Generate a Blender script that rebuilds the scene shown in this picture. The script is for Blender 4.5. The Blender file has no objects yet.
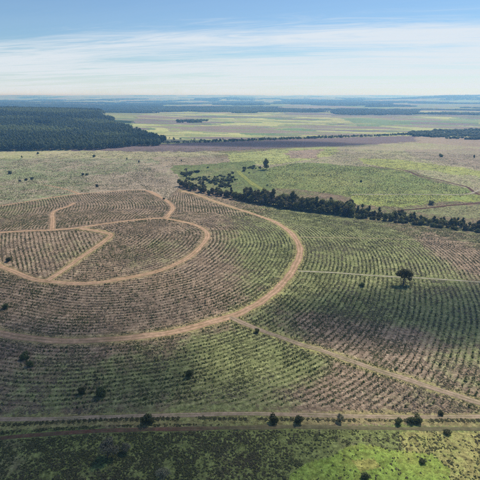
import bpy, math, random
import numpy as np
from mathutils import Vector

R = math.radians
rng = np.random.default_rng(11)
random.seed(11)
scene = bpy.context.scene
COL = scene.collection

# ------------------------------------------------------------------ camera
CAM_H = 120.0
PITCH = R(18.5)
FOV = R(58.0)
FPX = 240.0 / math.tan(FOV / 2)
cam_d = bpy.data.cameras.new('camera')
cam_d.sensor_width = 36
cam_d.angle = FOV
cam_d.clip_start = 1.0
cam_d.clip_end = 90000.0
cam = bpy.data.objects.new('camera', cam_d)
cam.location = (0, 0, CAM_H)
cam.rotation_euler = (math.pi / 2 - PITCH, 0, 0)
COL.objects.link(cam)
scene.camera = cam

# ------------------------------------------------------------------ light
SUN_EL, SUN_AZ = R(52), R(37)          # azimuth clockwise from +Y (the view direction)
L = Vector((math.sin(SUN_AZ) * math.cos(SUN_EL), math.cos(SUN_AZ) * math.cos(SUN_EL), math.sin(SUN_EL)))
sd = bpy.data.lights.new('sun', 'SUN')
sd.energy = 4.4
sd.angle = R(0.53)
sd.color = (1.0, 0.945, 0.86)
sun = bpy.data.objects.new('sun', sd)
sun.rotation_euler = (-L).to_track_quat('-Z', 'Y').to_euler()
sun.location = (0, 0, 3000)
COL.objects.link(sun)

w = bpy.data.worlds.new('World')
scene.world = w
w.use_nodes = True
nt = w.node_tree
for n in list(nt.nodes):
    nt.nodes.remove(n)


class NT:
    """small helper for node trees"""
    def __init__(self, tree):
        self.t = tree

    def n(self, kind, _props=None, **inputs):
        nd = self.t.nodes.new(kind)
        for k, v in (_props or {}).items():
            setattr(nd, k, v)
        for k, v in inputs.items():
            key = int(k[1:]) if k[0] == 'i' and k[1:].isdigit() else k.replace('_', ' ')
            self.put(nd.inputs[key], v)
        return nd

    def put(self, sock, v):
        if isinstance(v, bpy.types.NodeSocket):
            self.t.links.new(v, sock)
        else:
            sock.default_value = v

    def math(self, op, a, b=0.0, c=0.0, clamp=False):
        m = self.n('ShaderNodeMath', {'operation': op, 'use_clamp': clamp})
        for i, v in enumerate((a, b, c)):
            self.put(m.inputs[i], v)
        return m.outputs[0]

    def mix(self, f, a, b, mode='MIX'):
        m = self.n('ShaderNodeMix', {'data_type': 'RGBA', 'blend_type': mode})
        self.put(m.inputs[0], f)
        self.put(m.inputs[6], a)
        self.put(m.inputs[7], b)
        return m.outputs[2]

    def ramp(self, f, a, b, lo=0.0, hi=1.0, smooth=True):
        m = self.n('ShaderNodeMapRange', {'interpolation_type': 'SMOOTHSTEP' if smooth else 'LINEAR'})
        for i, v in enumerate((f, a, b, lo, hi)):
            self.put(m.inputs[i], v)
        return m.outputs[0]

    def noise(self, vec, scale, detail=4.0, rough=0.55, dist=0.0):
        m = self.n('ShaderNodeTexNoise')
        self.put(m.inputs['Vector'], vec)
        m.inputs['Scale'].default_value = scale
        m.inputs['Detail'].default_value = detail
        m.inputs['Roughness'].default_value = rough
        m.inputs['Distortion'].default_value = dist
        return m.outputs['Fac']


T = NT(nt)
sky = T.n('ShaderNodeTexSky', {'sky_type': 'NISHITA', 'sun_disc': False})
sky.sun_elevation = SUN_EL
sky.sun_rotation = SUN_AZ
sky.altitude = 150
sky.air_density = 1.0
sky.dust_density = 0.1
sky.ozone_density = 1.6
# thin cirrus on a high flat layer: direction projected onto a plane, stretched across the view
tc = T.n('ShaderNodeTexCoord').outputs['Generated']
sx = T.n('ShaderNodeSeparateXYZ', i0=tc)
z = T.math('MAXIMUM', sx.outputs[2], 0.012)
zz = T.math('ADD', z, 0.05)
u = T.math('DIVIDE', sx.outputs[0], zz)
v = T.math('DIVIDE', sx.outputs[1], zz)
vr = T.math('ADD', v, T.math('MULTIPLY', u, 0.22))
pv = T.n('ShaderNodeCombineXYZ', i0=T.math('MULTIPLY', u, 0.2), i1=vr, i2=0.0).outputs[0]
n1 = T.noise(pv, 0.75, 6.0, 0.55, 0.8)
pf = T.n('ShaderNodeCombineXYZ', i0=T.math('MULTIPLY', u, 0.5), i1=T.math('MULTIPLY', vr, 1.7), i2=3.0).outputs[0]
nf = T.noise(pf, 1.3, 10.0, 0.66, 1.6)
n2 = T.noise(pv, 0.21, 4.0, 0.5, 0.3)
# the layer covers the lower part of this sky, its edge sloping gently
band = T.ramp(T.math('ADD', vr, T.math('ADD', T.math('MULTIPLY', T.math('SUBTRACT', n2, 0.5), 2.4), T.math('MULTIPLY', T.math('SUBTRACT', nf, 0.5), 2.2))), 4.9, 6.4)
veil = T.ramp(T.math('ADD', T.math('MULTIPLY', n1, 0.62), T.math('MULTIPLY', nf, 0.38)), 0.31, 0.57)
fac = T.math('MULTIPLY', T.math('MULTIPLY', T.math('ADD', 0.12, T.math('MULTIPLY', veil, 0.88)), T.math('ADD', 0.06, T.math('MULTIPLY', band, 0.94))), 0.9)
low = T.ramp(z, 0.10, 0.0)                     # the veil thickens towards the horizon all round
fac = T.math('MAXIMUM', fac, T.math('MULTIPLY', low, 0.62))
skyc = T.mix(1.0, sky.outputs[0], (0.77, 0.96, 1.12, 1.0), 'MULTIPLY')
cl = T.mix(fac, skyc, (8.5, 9.2, 9.9, 1.0))
bg = T.n('ShaderNodeBackground', Color=cl, Strength=0.09)
T.n('ShaderNodeOutputWorld', Surface=bg.outputs[0])

scene.view_settings.view_transform = 'Standard'
scene.view_settings.look = 'None'
scene.view_settings.exposure = 0.0
scene.view_settings.gamma = 1.0
scene.cycles.max_bounces = 5
scene.cycles.diffuse_bounces = 2
scene.cycles.transparent_max_bounces = 8
scene.cycles.volume_bounces = 1
scene.cycles.use_denoising = False

# ------------------------------------------------------------------ numpy noise and helpers
def _hash(ix, iy, s):
    h = (ix.astype(np.int64) * 374761393 + iy.astype(np.int64) * 668265263 + s * 974634777) & 0x7fffffff
    h = ((h ^ (h >> 13)) * 1274126177) & 0x7fffffff
    h = h ^ (h >> 16)
    return (h & 0xffff) / 65535.0


def vnoise(x, y, s=0):
    ix, iy = np.floor(x), np.floor(y)
    fx, fy = x - ix, y - iy
    fx, fy = fx * fx * (3 - 2 * fx), fy * fy * (3 - 2 * fy)
    a, b = _hash(ix, iy, s), _hash(ix + 1, iy, s)
    c, d = _hash(ix, iy + 1, s), _hash(ix + 1, iy + 1, s)
    return (a * (1 - fx) + b * fx) * (1 - fy) + (c * (1 - fx) + d * fx) * fy


def fbm(x, y, s=0, o=4):
    r, a, t = 0, 1.0, 0
    for i in range(o):
        r = r + a * vnoise(x * 2 ** i, y * 2 ** i, s + i)
        t += a
        a *= 0.5
    return r / t


def sstep(a, b, x):
    t = np.clip((x - a) / (b - a), 0, 1)
    return t * t * (3 - 2 * t)


def catmull(P, step):
    """smooth a polyline and resample it evenly"""
    P = np.asarray(P, float)
    Q = np.vstack([2 * P[0] - P[1], P, 2 * P[-1] - P[-2]])
    out = []
    for i in range(1, len(Q) - 2):
        p0, p1, p2, p3 = Q[i - 1], Q[i], Q[i + 1], Q[i + 2]
        for t in np.linspace(0, 1, 16, endpoint=False):
            out.append(0.5 * (2 * p1 + (p2 - p0) * t + (2 * p0 - 5 * p1 + 4 * p2 - p3) * t * t
                              + (3 * p1 - p0 - 3 * p2 + p3) * t ** 3))
    out.append(Q[-2])
    out = np.array(out)
    s = np.r_[0, np.cumsum(np.linalg.norm(np.diff(out, axis=0), axis=1))]
    k = max(2, int(s[-1] / step) + 1)
    si = np.linspace(0, s[-1], k)
    return np.stack([np.interp(si, s, out[:, j]) for j in range(out.shape[1])], 1)


def dist_line(x, y, P):
    """distance to a polyline, chunked"""
    shp = x.shape
    x, y = x.ravel(), y.ravel()
    out = np.empty(len(x))
    A, B = P[:-1], P[1:]
    D = B - A
    LL = (D ** 2).sum(1) + 1e-9
    for i in range(0, len(x), 40000):
        px, py = x[i:i + 40000, None], y[i:i + 40000, None]
        t = np.clip(((px - A[:, 0]) * D[:, 0] + (py - A[:, 1]) * D[:, 1]) / LL, 0, 1)
        out[i:i + 40000] = np.sqrt(((px - A[:, 0] - t * D[:, 0]) ** 2 + (py - A[:, 1] - t * D[:, 1]) ** 2).min(1))
    return out.reshape(shp)


def inside(x, y, P):
    res = np.zeros(x.shape, bool)
    m = (x >= P[:, 0].min()) & (x <= P[:, 0].max()) & (y >= P[:, 1].min()) & (y <= P[:, 1].max())
    if not m.any():
        return res
    xs, ys = x[m], y[m]
    r = np.zeros(xs.shape, bool)
    for i in range(len(P)):
        x1, y1 = P[i - 1]
        x2, y2 = P[i]
        if y1 == y2:
            continue
        c = ((y1 > ys) != (y2 > ys)) & (xs < (x2 - x1) * (ys - y1) / (y2 - y1) + x1)
        r ^= c
    res[m] = r
    return res


# ------------------------------------------------------------------ the lie of the land (metres, camera above 0,0)
STREAM = catmull([(-330, 700), (-200, 650), (-95, 598), (-30, 548), (40, 500), (130, 450), (228, 396), (340, 350), (480, 310)], 24)


def height(x, y):
    x = np.asarray(x, float)
    y = np.asarray(y, float)
    d = np.hypot(x, y)
    h = 13.0 * np.exp(-((x + 112) / 150) ** 2 - ((y - 365) / 125) ** 2)
    near = (d < 900) & (d > 250) & (y > 150)
    ds = np.full(x.shape, 1e4)
    if near.any():
        ds[near] = dist_line(x[near], y[near], STREAM)
    h = h - 4.5 * np.exp(-(ds / 55) ** 2)
    h = h + 1.6 * (fbm(x / 130, y / 130, 5, 2) - 0.5) * sstep(80, 300, d)
    h = h + 9 * sstep(560, 900, y + 0.45 * x) * sstep(300, 700, d)
    h = h + 46 * np.exp(-((x + 1000) / 560) ** 2 - ((y - 1950) / 620) ** 2)
    h = h - 7 * np.exp(-((y - 1500 - 0.1 * x) / 330) ** 2) * sstep(-350, 50, x)
    amp = sstep(2300, 6500, d)
    h = h + amp * 68 * (fbm(x / 2600 + 3.1, y / 1500 + 1.7, 21, 3) - 0.46)
    h = h + 70 * sstep(12000, 20000, d) * np.clip(fbm(x / 3800 + 7, y / 6000, 27, 3) - 0.5, -0.5, 0.3)
    h = h + 62 * sstep(6000, 24000, d)
    h = h + sstep(700, 2500, d) * 8 * (fbm(x / 500, y / 330, 31, 3) - 0.5)
    h = h + 75 * sstep(6500, 10500, d) * np.clip((fbm(x / 3000 + 2.3, y / 5200 + 0.4, 29, 3) - 0.40) / 0.3, 0, 1.2)
    h = np.where(h > 104, 104 + 20 * np.tanh((h - 104) / 20), h)
    return h


CAMP = np.array([0, 0, CAM_H])


def dirs(px, py):
    a = (np.asarray(px, float) - 240) / FPX
    b = -(np.asarray(py, float) - 240) / FPX
    c, s = math.cos(PITCH), math.sin(PITCH)
    return a, c + b * s, -s + b * c


TT = np.exp(np.linspace(math.log(60), math.log(26000), 700))


def ground_at(pts):
    """photo positions (480 px frame) -> points on the terrain"""
    out = []
    for px, py in pts:
        dx, dy, dz = dirs(px, py)
        X, Y, Z = TT * dx, TT * dy, CAM_H + TT * dz
        g = Z - height(X, Y)
        k = np.argmax(g < 0)
        if k == 0:
            k = len(TT) - 1
            t = TT[k]
        else:
            t = TT[k - 1] + (TT[k] - TT[k - 1]) * g[k - 1] / (g[k - 1] - g[k])
        out.append((t * dx, t * dy))
    return np.array(out)


def Z(x, y):
    return float(height(np.array([x]), np.array([y]))[0])


def lin(c):
    c = np.asarray(c, float) / 255 * 1.10
    return np.where(c <= 0.04045, c / 12.92, ((c + 0.055) / 1.055) ** 2.4)


# ------------------------------------------------------------------ lines read off the photograph
ring_px = [(-70, 320), (-30, 328), (0, 333), (20, 337), (45, 340), (80, 341), (120, 338.5), (160, 334), (190, 328), (215, 321), (232, 316),
           (250, 308), (265, 299), (278, 288), (288, 277), (295, 266), (299, 257), (300, 248), (296, 239), (288, 230),
           (275, 222), (262, 217), (247, 212), (230, 206.5), (215, 201.5), (203, 197), (193, 193.5), (182, 191)]
inner_px = [(-40, 246), (-15, 258), (0, 266), (15, 272), (33, 279), (50, 281.5), (75, 283.5), (100, 282.5), (130, 277.5), (155, 272),
            (170, 266.5), (185, 259.5), (197, 250), (205, 241), (207.5, 235), (204, 229.5), (195, 225), (182, 221.5), (165, 218.5)]
knoll_px = [(-40, 236), (0, 232.5), (25, 231), (52, 230), (80, 227.5), (110, 223), (140, 219.5), (165, 218)]
wedge_px = [(80, 228.5), (97, 231), (106, 233), (111, 235), (106, 240), (98, 246), (80, 258), (65, 269), (47, 281)]
spur_px = [(52, 230), (52.5, 221), (53, 212.5), (60, 209), (68, 206.5), (74, 203)]
neck_px = [(165, 218.5), (170, 213), (173, 208), (170, 203.5), (164, 199), (157, 195.5), (147, 190.5)]
upper_px = [(-30, 210), (0, 206), (30, 201), (55, 197), (80, 194), (110, 191.5), (140, 190), (152, 192), (160, 196)]
upper2_px = [(44, 185), (56, 187), (68, 190), (80, 194)]
diag_px = [(230, 317), (245, 324), (262, 331), (280, 337), (300, 344), (320, 350), (340, 357), (360, 364), (380, 371), (400, 377),
           (420, 383.5), (440, 390), (460, 396.5), (480, 403), (520, 416)]
path_px = [(298, 271), (320, 272), (340, 273), (380, 276), (420, 278), (450, 280), (480, 282), (530, 286)]
path2_px = [(296, 237), (330, 237.5), (380, 238.5), (420, 240), (470, 243)]
front_px = [(-50, 421), (0, 419.5), (60, 418.5), (120, 416.5), (180, 415), (240, 414), (300, 414.5), (360, 416.5), (420, 417), (480, 416.5), (540, 416)]
red_px = [(-50, 440), (0, 438), (40, 435), (80, 432), (120, 430), (180, 429), (240, 427.5), (300, 427), (360, 428), (420, 429), (480, 429), (540, 429)]
ditch_px = [(-50, 426.5), (0, 425.5), (40, 423), (80, 421), (120, 419.5), (180, 418.5), (240, 419), (300, 419.5), (360, 420.5), (420, 420.8), (480, 420.5), (540, 420)]
fartrack_px = [(396, 168), (408, 171), (420, 176), (440, 180), (455, 184), (467, 187), (474, 192), (480, 195)]
farpath_px = [(352, 194.5), (380, 194.5), (420, 194.5), (460, 194.5), (475, 192), (490, 184)]
redbank_px = [(398, 210), (412, 209.5), (432, 207.5), (455, 205), (480, 203), (520, 200)]
lane_px = [(238, 171), (243, 176), (250, 182), (258, 187), (266, 190)]

RING = catmull(ground_at(ring_px), 4)
INNER = catmull(ground_at(inner_px), 4)
KNOLL = catmull(ground_at(knoll_px), 4)
NECK = catmull(ground_at(neck_px), 4)
UPPER = catmull(ground_at(upper_px), 5)
WEDGE = catmull(ground_at(wedge_px), 4)
FRONT = catmull(ground_at(front_px), 3)
DIAG = catmull(ground_at(diag_px), 3)
PATH = catmull(ground_at(path_px), 3)
PATH2 = catmull(ground_at(path2_px), 4)
SPUR = catmull(ground_at(spur_px), 4)
UPPER2 = catmull(ground_at(upper2_px), 5)
DITCH = catmull(ground_at(ditch_px), 2)
RED = catmull(ground_at(red_px), 3)
RINGPOLY = np.vstack([RING, [(-500, 640), (-500, 150)]])

# planted blocks (photo outline) and how their rows run
rows_px = {
    'a': [(2, 233), (52, 231.5), (80, 230.5), (97, 232.5), (108, 235), (96, 245), (78, 257), (62, 268), (45, 279), (30, 276.5), (13, 269), (-3, 262), (-20, 252), (-20, 236)],
    'b': [(113, 235), (100, 231), (112, 225), (150, 221), (166, 220.5), (182, 223), (194, 226.5), (203, 231), (205.5, 236), (203, 241), (192, 252), (180, 260), (166, 266.5), (150, 271), (120, 277), (95, 281), (72, 281.5), (52, 279.5), (66, 270), (98, 248)],
    'd': [(-20, 234), (-20, 211), (0, 208), (30, 203), (80, 196), (110, 193.5), (140, 192), (152, 194), (162, 199), (169, 204), (171, 208), (168, 212), (163, 216.5), (140, 217.5), (110, 221), (80, 226), (50, 228.5), (0, 231)],
    'g': [(-60, 162), (60, 160), (150, 166), (168, 178), (176, 189), (165, 199), (152, 190.5), (140, 188.5), (110, 190), (80, 192), (30, 199), (-30, 208), (-60, 212)],
    'h': [(262, 168), (300, 163), (360, 166), (400, 170), (420, 178), (455, 186), (466, 189), (470, 193), (440, 199), (400, 205), (350, 197), (300, 190), (272, 188)],
    'i': [(176, 192), (196, 198), (215, 204), (232, 209), (250, 214.5), (240, 217), (215, 213), (190, 212), (176, 212), (175, 206), (169, 199)],
}
BLOCK = {k: ground_at(p) for k, p in rows_px.items()}
SP = 2.9
LINDIR = {}
for k, (p, q) in {'a': ((45, 233), (52, 258)), 'g': ((10, 186), (12, 200)), 'h': ((330, 185), (350, 172)), 'i': ((205, 202), (208, 211))}.items():
    a, b = ground_at([p, q])
    d_ = (b - a) / np.linalg.norm(b - a)
    LINDIR[k] = (a, np.array([-d_[1], d_[0]]))


GX0, GY0, GRES = -640.0, 40.0, 0.6
GN = (int(1280 / GRES), int(1100 / GRES))


def track_mask(tracks):
    m = np.zeros(GN, bool)
    for P, wd in tracks:
        Q = catmull(P, 0.6) if len(P) < 4 else np.stack([np.interp(np.linspace(0, len(P) - 1, len(P) * 8), np.arange(len(P)), P[:, c]) for c in (0, 1)], 1)
        k = int(wd / GRES) + 1
        oi, oj = np.meshgrid(np.arange(-k, k + 1), np.arange(-k, k + 1))
        sel = (oi ** 2 + oj ** 2) * GRES ** 2 <= wd ** 2
        oi, oj = oi[sel], oj[sel]
        ii = (np.round((Q[:, 0] - GX0) / GRES).astype(int)[:, None] + oi).ravel()
        jj = (np.round((Q[:, 1] - GY0) / GRES).astype(int)[:, None] + oj).ravel()
        v = (ii >= 0) & (ii < GN[0]) & (jj >= 0) & (jj < GN[1])
        m[ii[v], jj[v]] = True
    return m


def on_mask(m, x, y):
    i = np.clip(np.round((x - GX0) / GRES).astype(int), 0, GN[0] - 1)
    j = np.clip(np.round((y - GY0) / GRES).astype(int), 0, GN[1] - 1)
    return m[i, j]


ROWGAP = track_mask([(INNER, 3.6), (KNOLL, 3.0), (NECK, 3.6), (UPPER, 3.0), (WEDGE, 3.6), (DIAG, 3.0), (PATH, 1.8), (PATH2, 1.5), (SPUR, 3.6)])
RING_C = RING[::2]


def row_field(x, y):
    """row coordinate (in rows) and planted weight of every ground point"""
    x = np.asarray(x, float)
    y = np.asarray(y, float)
    u = np.zeros(x.shape)
    wgt = np.zeros(x.shape)
    near = (np.hypot(x, y) < 1000) & (y > 60)
    xs, ys = x[near], y[near]
    wob = 2.6 * (fbm(xs / 45, ys / 45, 77, 2) - 0.5) + 1.0 * (fbm(xs / 11, ys / 11, 78, 2) - 0.5)
    dr = dist_line(xs, ys, RING_C)
    ins = inside(xs, ys, RINGPOLY)
    uu = (dr + wob) / SP
    ww = np.where(dr > 4.4, 1.0, 0.0)
    # beyond the stream and in front of the front track nothing is planted here
    s_side = ys > np.interp(xs, STREAM[:, 0], STREAM[:, 1]) - 16
    f_side = ys < np.interp(xs, FRONT[:, 0], FRONT[:, 1]) + 5
    far_up = inside(xs, ys, np.vstack([UPPER, [(UPPER[-1, 0] + 40, 1200), (-900, 1200), (-900, UPPER[0, 1])]]))
    ww[(s_side & ~ins) | f_side | far_up] = 0
    for k, P in BLOCK.items():
        m = inside(xs, ys, P)
        if k in LINDIR:
            a, nrm = LINDIR[k]
            uu[m] = ((xs[m] - a[0]) * nrm[0] + (ys[m] - a[1]) * nrm[1] + wob[m]) / SP + 300
        else:
            uu[m] = (dist_line(xs[m], ys[m], {'b': INNER, 'd': NECK}[k]) + wob[m]) / SP + 100
        ww[m] = {'g': 0.45, 'h': 0.6}.get(k, 1.0)
    ww = ww * ~on_mask(ROWGAP, xs, ys)
    u[near] = uu
    wgt[near] = ww
    return u, wgt


# ------------------------------------------------------------------ materials
def new_mat(name):
    m = bpy.data.materials.new(name)
    m.use_nodes = True
    for n in list(m.node_tree.nodes):
        m.node_tree.nodes.remove(n)
    return m, NT(m.node_tree)


def finish(T, color, rough=0.9, normal=None, spec=0.15, trans=0.0):
    b = T.n('ShaderNodeBsdfPrincipled', Base_Color=color, Roughness=rough)
    b.inputs['Specular IOR Level'].default_value = spec
    if normal is not None:
        T.put(b.inputs['Normal'], normal)
    out = b.outputs[0]
    if trans > 0:
        tr = T.n('ShaderNodeBsdfTranslucent', Color=color)
        out = T.n('ShaderNodeMixShader', i0=trans, i1=out, i2=tr.outputs[0]).outputs[0]
    T.n('ShaderNodeOutputMaterial', Surface=out)


def ground_material():
    m, T = new_mat('land')
    A = T.n('ShaderNodeAttribute', {'attribute_name': 'cola'}).outputs['Color']
    B = T.n('ShaderNodeAttribute', {'attribute_name': 'colb'}).outputs['Color']
    U = T.n('ShaderNodeAttribute', {'attribute_name': 'rowu'}).outputs['Fac']
    W = T.n('ShaderNodeAttribute', {'attribute_name': 'roww'}).outputs['Fac']
    G = T.n('ShaderNodeAttribute', {'attribute_name': 'green'}).outputs['Fac']
    P = T.n('ShaderNodeNewGeometry').outputs['Position']
    big = T.noise(P, 0.012, 3, 0.55)
    mid = T.noise(P, 0.07, 4, 0.6)
    fine = T.noise(P, 0.55, 4, 0.65)
    tiny = T.noise(P, 2.3, 3, 0.65)
    huge = T.noise(P, 0.0035, 3, 0.6)
    spk = T.noise(P, 0.26, 4, 0.7)
    s = T.math('ADD', T.math('ADD', T.math('MULTIPLY', mid, 0.32), T.math('MULTIPLY', huge, 0.18)), T.math('ADD', T.math('MULTIPLY', spk, 0.30), T.math('MULTIPLY', big, 0.26)))
    f = T.ramp(T.math('ADD', s, T.math('SUBTRACT', G, 0.5)), 0.44, 0.62)
    col = T.mix(f, A, B)
    # cleared lanes between the planted lines: dry litter, rough edged
    ph = T.math('FRACT', T.math('ADD', U, T.math('MULTIPLY', T.math('SUBTRACT', fine, 0.5), 0.30)))
    tri = T.math('ABSOLUTE', T.math('SUBTRACT', ph, 0.5))          # 0 mid lane, .5 on the planted line
    lane = T.ramp(tri, 0.34, 0.14)
    lanev = T.math('MULTIPLY', T.math('MULTIPLY', lane, W), T.math('MULTIPLY', T.ramp(mid, 0.32, 0.60, 0.2, 0.95), T.ramp(big, 0.32, 0.58, 0.45, 1.0)))
    litter = T.mix(f, (0.385, 0.30, 0.21, 1), (0.31, 0.298, 0.148, 1))
    col = T.mix(T.math('MULTIPLY', lanev, 0.62), col, litter)
    line = T.math('MULTIPLY', T.math('MULTIPLY', T.ramp(tri, 0.30, 0.46), W), T.ramp(fine, 0.35, 0.6))
    col = T.mix(T.math('MULTIPLY', line, 0.25), col, T.mix(0.5, col, (0.035, 0.052, 0.022, 1)))
    val = T.math('MULTIPLY', T.ramp(fine, 0.28, 0.72, 0.62, 1.42), T.math('MULTIPLY', T.ramp(tiny, 0.3, 0.7, 0.72, 1.25), T.math('MULTIPLY', T.ramp(spk, 0.3, 0.7, 0.68, 1.25), T.ramp(huge, 0.3, 0.7, 0.86, 1.12))))
    # small dark plants too low to stand out one by one
    dk = T.math('MULTIPLY', T.ramp(T.noise(P, 0.75, 2, 0.5), 0.60, 0.68), T.ramp(mid, 0.3, 0.6, 0.15, 0.55))
    col = T.mix(dk, col, (0.045, 0.062, 0.028, 1))
    col = T.mix(1.0, col, T.n('ShaderNodeCombineColor', Red=val, Green=val, Blue=val).outputs[0], 'MULTIPLY')
    hb = T.math('ADD', T.math('MULTIPLY', tiny, 0.25), T.math('ADD', T.math('MULTIPLY', fine, 0.8), T.math('MULTIPLY', line, 0.25)))
    bump = T.n('ShaderNodeBump', Strength=0.9, Distance=0.5, Height=hb)
    finish(T, col, 0.95, bump.outputs[0], 0.05)
    return m


def earth_material(name, c1, c2, grass, grass_mid=0.5, ragged=0.66, turn=None):
    """track of worn earth: two wheel lines, grass down the middle and creeping in from the edges"""
    m, T = new_mat(name)
    V = T.n('ShaderNodeAttribute', {'attribute_name': 'across'}).outputs['Fac']   # -1..1
    P = T.n('ShaderNodeNewGeometry').outputs['Position']
    n1 = T.noise(P, 0.12, 4, 0.6)
    n2 = T.noise(P, 1.1, 4, 0.65)
    col = T.mix(T.ramp(n1, 0.35, 0.68), c1, c2)
    if turn:
        xx = T.n('ShaderNodeSeparateXYZ', i0=P).outputs[0]
        col = T.mix(T.ramp(T.math('ADD', xx, T.math('MULTIPLY', n1, 40.0)), turn[0] + 20, turn[1] + 20), col, turn[2])
    av = T.math('ABSOLUTE', V)
    mid = T.math('MULTIPLY', T.ramp(av, 0.30, 0.08), T.ramp(T.math('ADD', n2, T.math('MULTIPLY', n1, 0.7)), 0.72, 1.0))
    edge = T.ramp(T.math('ADD', av, T.math('MULTIPLY', T.math('SUBTRACT', n2, 0.5), 1.1)), ragged, 1.02)
    col = T.mix(T.math('MULTIPLY', mid, grass_mid), col, grass)
    col = T.mix(T.math('MULTIPLY', edge, 0.8), col, grass)
    # two worn wheel lines and scuffed, stony patches
    rut = T.ramp(T.math('ABSOLUTE', T.math('SUBTRACT', av, 0.42)), 0.20, 0.05)
    n3 = T.noise(P, 0.4, 5, 0.7)
    val = T.math('MULTIPLY', T.math('ADD', 0.62, T.math('MULTIPLY', n2, 0.42)), T.math('MULTIPLY', T.ramp(n3, 0.3, 0.7, 0.8, 1.3), T.ramp(rut, 0, 1, 0.93, 1.16)))
    col = T.mix(1.0, col, T.n('ShaderNodeCombineColor', Red=val, Green=val, Blue=val).outputs[0], 'MULTIPLY')
    bump = T.n('ShaderNodeBump', Strength=0.6, Distance=0.25, Height=n2)
    finish(T, col, 0.95, bump.outputs[0], 0.05)
    return m


def leaf_material(name, dark, light, trans=0.22, tint=None):
    """leaf colour varies from clump to clump ('shade') and from plant to plant ('tint' or object)"""
    m, T = new_mat(name)
    S = T.n('ShaderNodeAttribute', {'attribute_name': 'shade'}).outputs['Fac']
    if tint:
        V = T.n('ShaderNodeAttribute', {'attribute_name': 'tint', 'attribute_type': 'INSTANCER'}).outputs['Fac']
    else:
        V = T.n('ShaderNodeObjectInfo').outputs['Random']
    col = T.mix(S, dark, light)
    if tint:
        col = T.mix(V, col, T.mix(S, *tint))
    else:
        hsv = T.n('ShaderNodeHueSaturation', Color=col)
        T.put(hsv.inputs['Hue'], T.math('ADD', 0.465, T.math('MULTIPLY', V, 0.05)))
        T.put(hsv.inputs['Value'], T.math('ADD', 0.7, T.math('MULTIPLY', V, 0.9)))
        col = hsv.outputs[0]
    finish(T, col, 0.7, None, 0.2, trans)
    return m


def bark_material():
    m, T = new_mat('bark')
    P = T.n('ShaderNodeTexCoord').outputs['Object']
    n1 = T.noise(P, 4.0, 4)
    finish(T, T.mix(n1, (0.07, 0.055, 0.042, 1), (0.19, 0.16, 0.13, 1)), 0.9)
    return m


M = {
    'land': ground_material(),
    'earth': earth_material('pale_earth', (0.50, 0.33, 0.21, 1), (0.42, 0.27, 0.165, 1), (0.26, 0.21, 0.09, 1)),
    'grasstrack': earth_material('grassy_track', (0.40, 0.295, 0.205, 1), (0.33, 0.26, 0.165, 1), (0.22, 0.20, 0.085, 1), 0.8),
    'red': earth_material('red_earth', (0.135, 0.066, 0.05, 1), (0.10, 0.06, 0.045, 1), (0.075, 0.075, 0.035, 1), 0.3),
    'redgrass': earth_material('red_brown_earth', (0.175, 0.088, 0.062, 1), (0.125, 0.085, 0.055, 1), (0.12, 0.115, 0.055, 1), 0.9, 0.32, (-45, 25, (0.175, 0.155, 0.082, 1))),
    'pale': earth_material('pale_path', (0.43, 0.385, 0.29, 1), (0.36, 0.33, 0.22, 1), (0.25, 0.23, 0.11, 1), 0.3),
    'lane': earth_material('grass_lane', (0.30, 0.30, 0.085, 1), (0.24, 0.27, 0.075, 1), (0.15, 0.19, 0.06, 1), 0.2),
    'bark': bark_material(),
    'tree': leaf_material('tree_leaves', (0.092, 0.098, 0.032, 1), (0.21, 0.208, 0.072, 1), 0.58),
    'grey': leaf_material('bare_twigs', (0.115, 0.108, 0.066, 1), (0.215, 0.20, 0.13, 1), 0.25),
    'shrub': leaf_material('shrub_leaves', (0.060, 0.076, 0.030, 1), (0.135, 0.150, 0.058, 1), 0.45),
    'sap': leaf_material('sapling_leaves', (0.10, 0.13, 0.045, 1), (0.195, 0.225, 0.080, 1), 0.62, ((0.10, 0.125, 0.04, 1), (0.20, 0.22, 0.075, 1))),
    'sap1': leaf_material('young_sapling_leaves', (0.10, 0.13, 0.045, 1), (0.195, 0.225, 0.080, 1), 0.62),
    'grass': leaf_material('weed_blades', (0.095, 0.115, 0.042, 1), (0.21, 0.215, 0.085, 1), 0.4, ((0.19, 0.155, 0.115, 1), (0.38, 0.30, 0.22, 1))),
    'tuss': leaf_material('tussock_blades', (0.10, 0.11, 0.046, 1), (0.21, 0.21, 0.092, 1), 0.45, ((0.14, 0.12, 0.07, 1), (0.24, 0.20, 0.115, 1))),
    'forest': leaf_material('forest_leaves', (0.044, 0.072, 0.036, 1), (0.10, 0.135, 0.064, 1), 0.4, ((0.15, 0.20, 0.075, 1), (0.26, 0.30, 0.12, 1))),
}

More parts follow.
